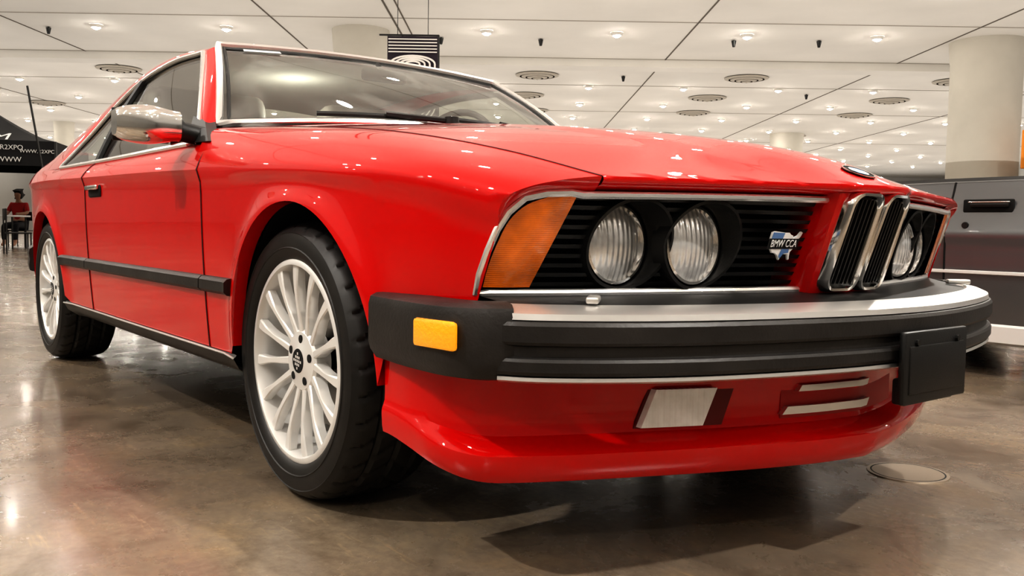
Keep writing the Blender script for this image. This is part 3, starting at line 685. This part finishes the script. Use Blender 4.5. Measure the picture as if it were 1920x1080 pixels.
V0=b.make('ceiling_vent',[VM,VD],None,link=False)
for u in (27.,31.,34.9,42.7):
    for j in range(-3,3):
        v=.65+6.2*j-(.3 if u==31. else 0)
        if abs(v)>u*.6: continue
        o=bpy.data.objects.new('ceiling_vent',V0);COL.objects.link(o);o.location=H(u,v,ZCEI);tag(o,'round stepped air diffuser set in the cream ceiling','ceiling vent','round ceiling air diffusers')
b=B();b.lathe([(.0,-.17),(.03,-.165),(.055,-.05),(.06,-.02),(.015,-.015),(.015,0)],Matrix.Identity(4),14);S0=b.make('ceiling_sensor',BLK,None,link=False)
for u,v in ((22.,.6),(21.8,5.2),(21.7,7.2),(22,-1.8),(21.5,-11.),(30,9.6),(27,3.2),(27,-8)):
    o=bpy.data.objects.new('ceiling_sensor',S0);COL.objects.link(o);o.location=H(u,v,ZCEI);tag(o,'small black cone fitting hanging under the ceiling','ceiling fitting','black ceiling cone fittings')
# banner
bn=empty('hanging_banner',H(18,-2.03,2.62),HA);tag(bn,'dark hanging banner with white stripes and arches behind the coupe roof','banner')
BNM=mat('banner_cloth',(.02,.012,.022),.7);BWM=mat('banner_print_white',(.75,.72,.68),.7)
b=B();b.grid([[V(lerp(-.5,.5,j/8),.01*math.sin(j*1.3),lerp(0,1.76,i/8)) for j in range(9)] for i in range(9)]);b.make('banner_cloth',BNM,bn)
b=B()
def strip(pts,w):
    P=[]
    for i,p in enumerate(pts):
        a=pts[max(0,i-1)];c=pts[min(len(pts)-1,i+1)];t=V(c[0]-a[0],0,c[1]-a[1]).normalized();n=V(-t.z,0,t.x)
        q=V(p[0],-.022,p[1]);P.append([q+n*w/2,q-n*w/2])
    b.grid(P)
for i in range(5): strip([(lerp(-.48,.48,j/24),1.70-.062*i) for j in range(25)],.022)
for i in range(4):
    r=.44-.10*i;strip([(-r,.90)]+[(-r*math.cos(PI*j/2/8),1.22+.16*math.sin(PI*j/2/8)*(r/.44)) for j in range(9)]+[(r*math.sin(PI*j/2/8),1.22+.16*math.cos(PI*j/2/8)*(r/.44)) for j in range(1,9)]+[(r,.90)],.036)
for i in range(5):
    r=.46-.08*i;strip([(r*math.cos(2*PI*j/32),.44+r*.85*math.sin(2*PI*j/32)) for j in range(33)],.026)
b.make('banner_print',BWM,bn,smooth=False)
b=B();b.tube([(-.66,0,1.78),(.52,0,1.78)],.018,8);b.tube([(.515,0,1.78),(.515,0,.2)],.015,8);b.tube([(-.3,0,1.78),(-.3,0,ZCEI-2.62)],.008,6);b.tube([(.3,0,1.78),(.3,0,ZCEI-2.62)],.008,6);b.make('banner_rod',BLK,bn)
b=B();b.box((0,0,0),(.9,.06,.85),.02);o=b.make('wall_sign',mat('orange_panel',(.85,.30,.03),.5),smooth=False);o.location=H(20.,11.64,2.55);o.rotation_euler=(0,0,HA);tag(o,'orange sign panel at the right column edge','sign')
# canopy stall
cp=empty('market_canopy',H(19,-9.62),HA+.25);tag(cp,'black pop-up canopy with white lettering at far left','canopy')
CPM=mat('canopy_fabric',(.012,.012,.014),.75);TXT=mat('canopy_lettering',(.85,.85,.85),.6)
b=B();w=3.2
c0=[(-w,0),(0,0),(0,w),(-w,w)]
for (x0,y0),(x1,y1) in zip(c0,c0[1:]+c0[:1]):
    b.grid([[V(lerp(x0,x1,j/6),lerp(y0,y1,j/6),2.30) for j in range(7)],[V(lerp(x0,x1,j/6),lerp(y0,y1,j/6),1.78) for j in range(7)]])
b.make('valance',CPM,cp)
b=B();pk=V(-w/2,w/2,3.05)
for (x0,y0),(x1,y1) in zip(c0,c0[1:]+c0[:1]):
    b.grid([[V(lerp(x0,x1,j/6),lerp(y0,y1,j/6),2.30).lerp(pk,t)-V(0,0,.12*math.sin(PI*t)) for j in range(7)] for t in [i/8 for i in range(9)]])
b.make('canopy_roof',CPM,cp)
for x,y in c0:
    b=B();b.box((x,y,1.16),(.05,.05,2.28),.008);b.make('canopy_pole',BLK,cp)
Mr=Matrix.Rotation(PI/2,4,'X')
text('canopy_lettering','@R2XPO',.14,TXT,cp,Matrix.Translation(V(-.90,-.02,2.15))@Mr,.004)
text('canopy_lettering','WWW.R2XPO',.105,TXT,cp,Matrix.Translation(V(-.34,-.02,2.08))@Mr,.004)
text('canopy_lettering','WWW',.15,TXT,cp,Matrix.Translation(V(-.88,-.02,1.90))@Mr,.004)
text('canopy_lettering','M',.5,TXT,cp,Matrix.Translation(V(-1.08,.19,2.385))@Matrix.Rotation(math.radians(27),4,'X'))
b=B();b.tube([V(0,0,0),V(-.55,0,3.3)],.02,6);o=b.make('flag_pole',BLK);o.location=H(18,-9.1,0);o.rotation_euler=(0,0,HA);tag(o,'thin black leaning pole beside the canopy','pole')
tb=empty('display_table',H(20.5,-11.9),HA);tag(tb,'white topped folding table under the black canopy','table')
b=B();b.box((0,0,.74),(1.5,.7,.04),.01);b.make('table_top',WHITE,tb)
for sx in (-1,1):
    for sy in (-1,1): b=B();b.tube([(sx*.66,sy*.28,0),(sx*.66,sy*.28,.72)],.018,8);b.make('leg',BLK,tb)
SKIN=mat('skin',(.45,.26,.18),.6);SHIRT=mat('red_shirt_cloth',(.40,.02,.02),.8);TROU=mat('dark_trousers',(.02,.02,.025),.8);HAIR=mat('black_hair',(.012,.01,.01),.7)
pe=empty('person',H(22,-12.05),HA);tag(pe,'person in a red shirt with dark hair seated behind the white table','person')
def skinned(name,J,E,m,parent,sub=2):
    me=bpy.data.meshes.new(name);me.from_pydata([j[:3] for j in J],E,[]);o=bpy.data.objects.new(name,me);COL.objects.link(o)
    md=o.modifiers.new('s','SKIN')
    if not me.skin_vertices: me.skin_vertices.new()
    for i,j in enumerate(J): me.skin_vertices[0].data[i].radius=(j[3],j[4] if len(j)>4 else j[3])
    me.skin_vertices[0].data[0].use_root=True
    ss=o.modifiers.new('u','SUBSURF');ss.levels=sub;ss.render_levels=sub
    me.materials.append(m);o.parent=parent;return o
J=[(0,0,.55,.14,.11),(0,0,.75,.14,.1),(0,0,.98,.15,.1),(0,-.02,1.08,.06),(0,-.03,1.17,.055),(0,-.05,1.26,.085,.1),(0,-.05,1.34,.07,.08),
 (.17,0,1.02,.055),(.24,-.08,.82,.045),(.16,-.30,.80,.035),(.12,-.37,.80,.035),(-.17,0,1.02,.055),(-.24,-.08,.82,.045),(-.16,-.30,.80,.035),(-.12,-.37,.80,.035),
 (.1,-.05,.52,.09),(.13,-.42,.52,.07),(.13,-.44,.1,.045),(.13,-.55,.05,.04),(-.1,-.05,.52,.09),(-.13,-.42,.52,.07),(-.13,-.44,.1,.045),(-.13,-.55,.05,.04)]
E=[(0,1),(1,2),(2,3),(3,4),(4,5),(5,6),(2,7),(7,8),(8,9),(9,10),(2,11),(11,12),(12,13),(13,14),(0,15),(15,16),(16,17),(17,18),(0,19),(19,20),(20,21),(21,22)]
skinned('body',J,E,SKIN,pe)
skinned('shirt',[(0,0,.56,.155,.125),(0,0,.78,.155,.115),(0,0,.99,.165,.115),(0,-.01,1.06,.08),(.17,0,1.03,.07),(.235,-.07,.84,.058),(-.17,0,1.03,.07),(-.235,-.07,.84,.058)],[(0,1),(1,2),(2,3),(2,4),(4,5),(2,6),(6,7)],SHIRT,pe)
skinned('trousers',[(0,0,.54,.15,.125),(.1,-.05,.52,.10),(.13,-.42,.52,.082),(.13,-.44,.15,.06),(-.1,-.05,.52,.10),(-.13,-.42,.52,.082),(-.13,-.44,.15,.06)],[(0,1),(1,2),(2,3),(0,4),(4,5),(5,6)],TROU,pe)
skinned('hair',[(0,-.01,1.30,.09,.10),(0,-.03,1.38,.08,.085),(0,.03,1.24,.06)],[(0,1),(0,2)],HAIR,pe)
for (u,v,rz,lab) in ((22.05,-12.05,0,'black folding chair under the seated person'),(17.2,-9.45,2.2,'empty black folding chair on the floor in front of the canopy')):
    ch=empty('folding_chair',H(u,v),HA+rz);tag(ch,lab,'chair')
    b=B();b.box((0,0,.40),(.42,.42,.03),.01);b.make('seat',BLK,ch);b=B();b.box((0,.22,.75),(.42,.03,.22),.01);b.make('backrest',BLK,ch)
    for sx in (-1,1):
        for y0 in (-.19,.22): b=B();b.tube([(sx*.2,y0,0),(sx*.2,y0,.40 if y0<0 else .86)],.013,6);b.make('leg',BLK,ch)
b=B();b.m=0;b.lathe([(0,.003),(.085,.003),(.09,.0035),(.10,.003),(.102,.0)],Matrix.Identity(4),40);b.m=1;b.lathe([(.088,.0036),(.092,.0036)],Matrix.Identity(4),40)
o=b.make('floor_drain',[mat('drain_brass',(.24,.19,.14),.4,metal=.4),DARK]);o.location=(.70,.60,0);tag(o,'round metal cover plate set in the floor beside the red air dam','floor drain')
# =============================================================== LIGHT, CAMERA
def area(name,loc,size,sy,en,col,rot):
    l=bpy.data.lights.new(name,'AREA');l.shape='RECTANGLE';l.size=size;l.size_y=sy;l.energy=en;l.color=col;o=bpy.data.objects.new(name,l);COL.objects.link(o);o.location=loc;o.rotation_euler=rot;return o
area('ceiling_fill',H(28,0,2.3),64,80,7600,(1,.965,.92),(PI,0,HA))  # unseen fill panel facing up, added to brighten the ceiling
for i,(u,v) in enumerate(((0,-4),(0,3),(-5,-1),(5,-6),(6,4))):  # added spots that brighten the car, besides the modelled ceiling lights
    s=bpy.data.lights.new('car_fill_spot','SPOT');s.energy=700;s.spot_size=2.2;s.spot_blend=.6;s.shadow_soft_size=.07;s.color=(1,.96,.90)
    o=bpy.data.objects.new('car_fill_spot',s);COL.objects.link(o);o.location=H(u,v,5.0)
l=bpy.data.lights.new('cabin_fill','POINT');l.energy=2.2;l.shadow_soft_size=.03;l.color=(1,.96,.88);o=bpy.data.objects.new('cabin_fill',l);COL.objects.link(o);o.location=(-1.75,0,1.12)  # fill light added inside the cabin to brighten headliner and seats
wd=bpy.data.worlds.new('w');bpy.context.scene.world=wd;wd.use_nodes=True;wd.node_tree.nodes['Background'].inputs[0].default_value=(.9,.8,.7,1);wd.node_tree.nodes['Background'].inputs[1].default_value=.3
yaw,pit,rol=2.4798,-.0655,.0155
cyw,syw,cp_,sp_=math.cos(yaw),math.sin(yaw),math.cos(pit),math.sin(pit)
F=V(cyw*cp_,syw*cp_,sp_);R=V(syw,-cyw,0);U=R.cross(F)
R2=R*math.cos(rol)+U*math.sin(rol);U2=U*math.cos(rol)-R*math.sin(rol)
cm=bpy.data.cameras.new('camera');cm.sensor_width=36;cm.lens=36*1686.05/1920;cm.clip_start=.05;cm.clip_end=300
co=bpy.data.objects.new('camera',cm);COL.objects.link(co)
co.matrix_world=Matrix(((R2.x,U2.x,-F.x,CX),(R2.y,U2.y,-F.y,CY),(R2.z,U2.z,-F.z,.6219),(0,0,0,1)))
sc=bpy.context.scene;sc.camera=co
sc.view_settings.view_transform='Standard'
try: sc.view_settings.look='High Contrast'
except Exception as ex: print('look',ex)
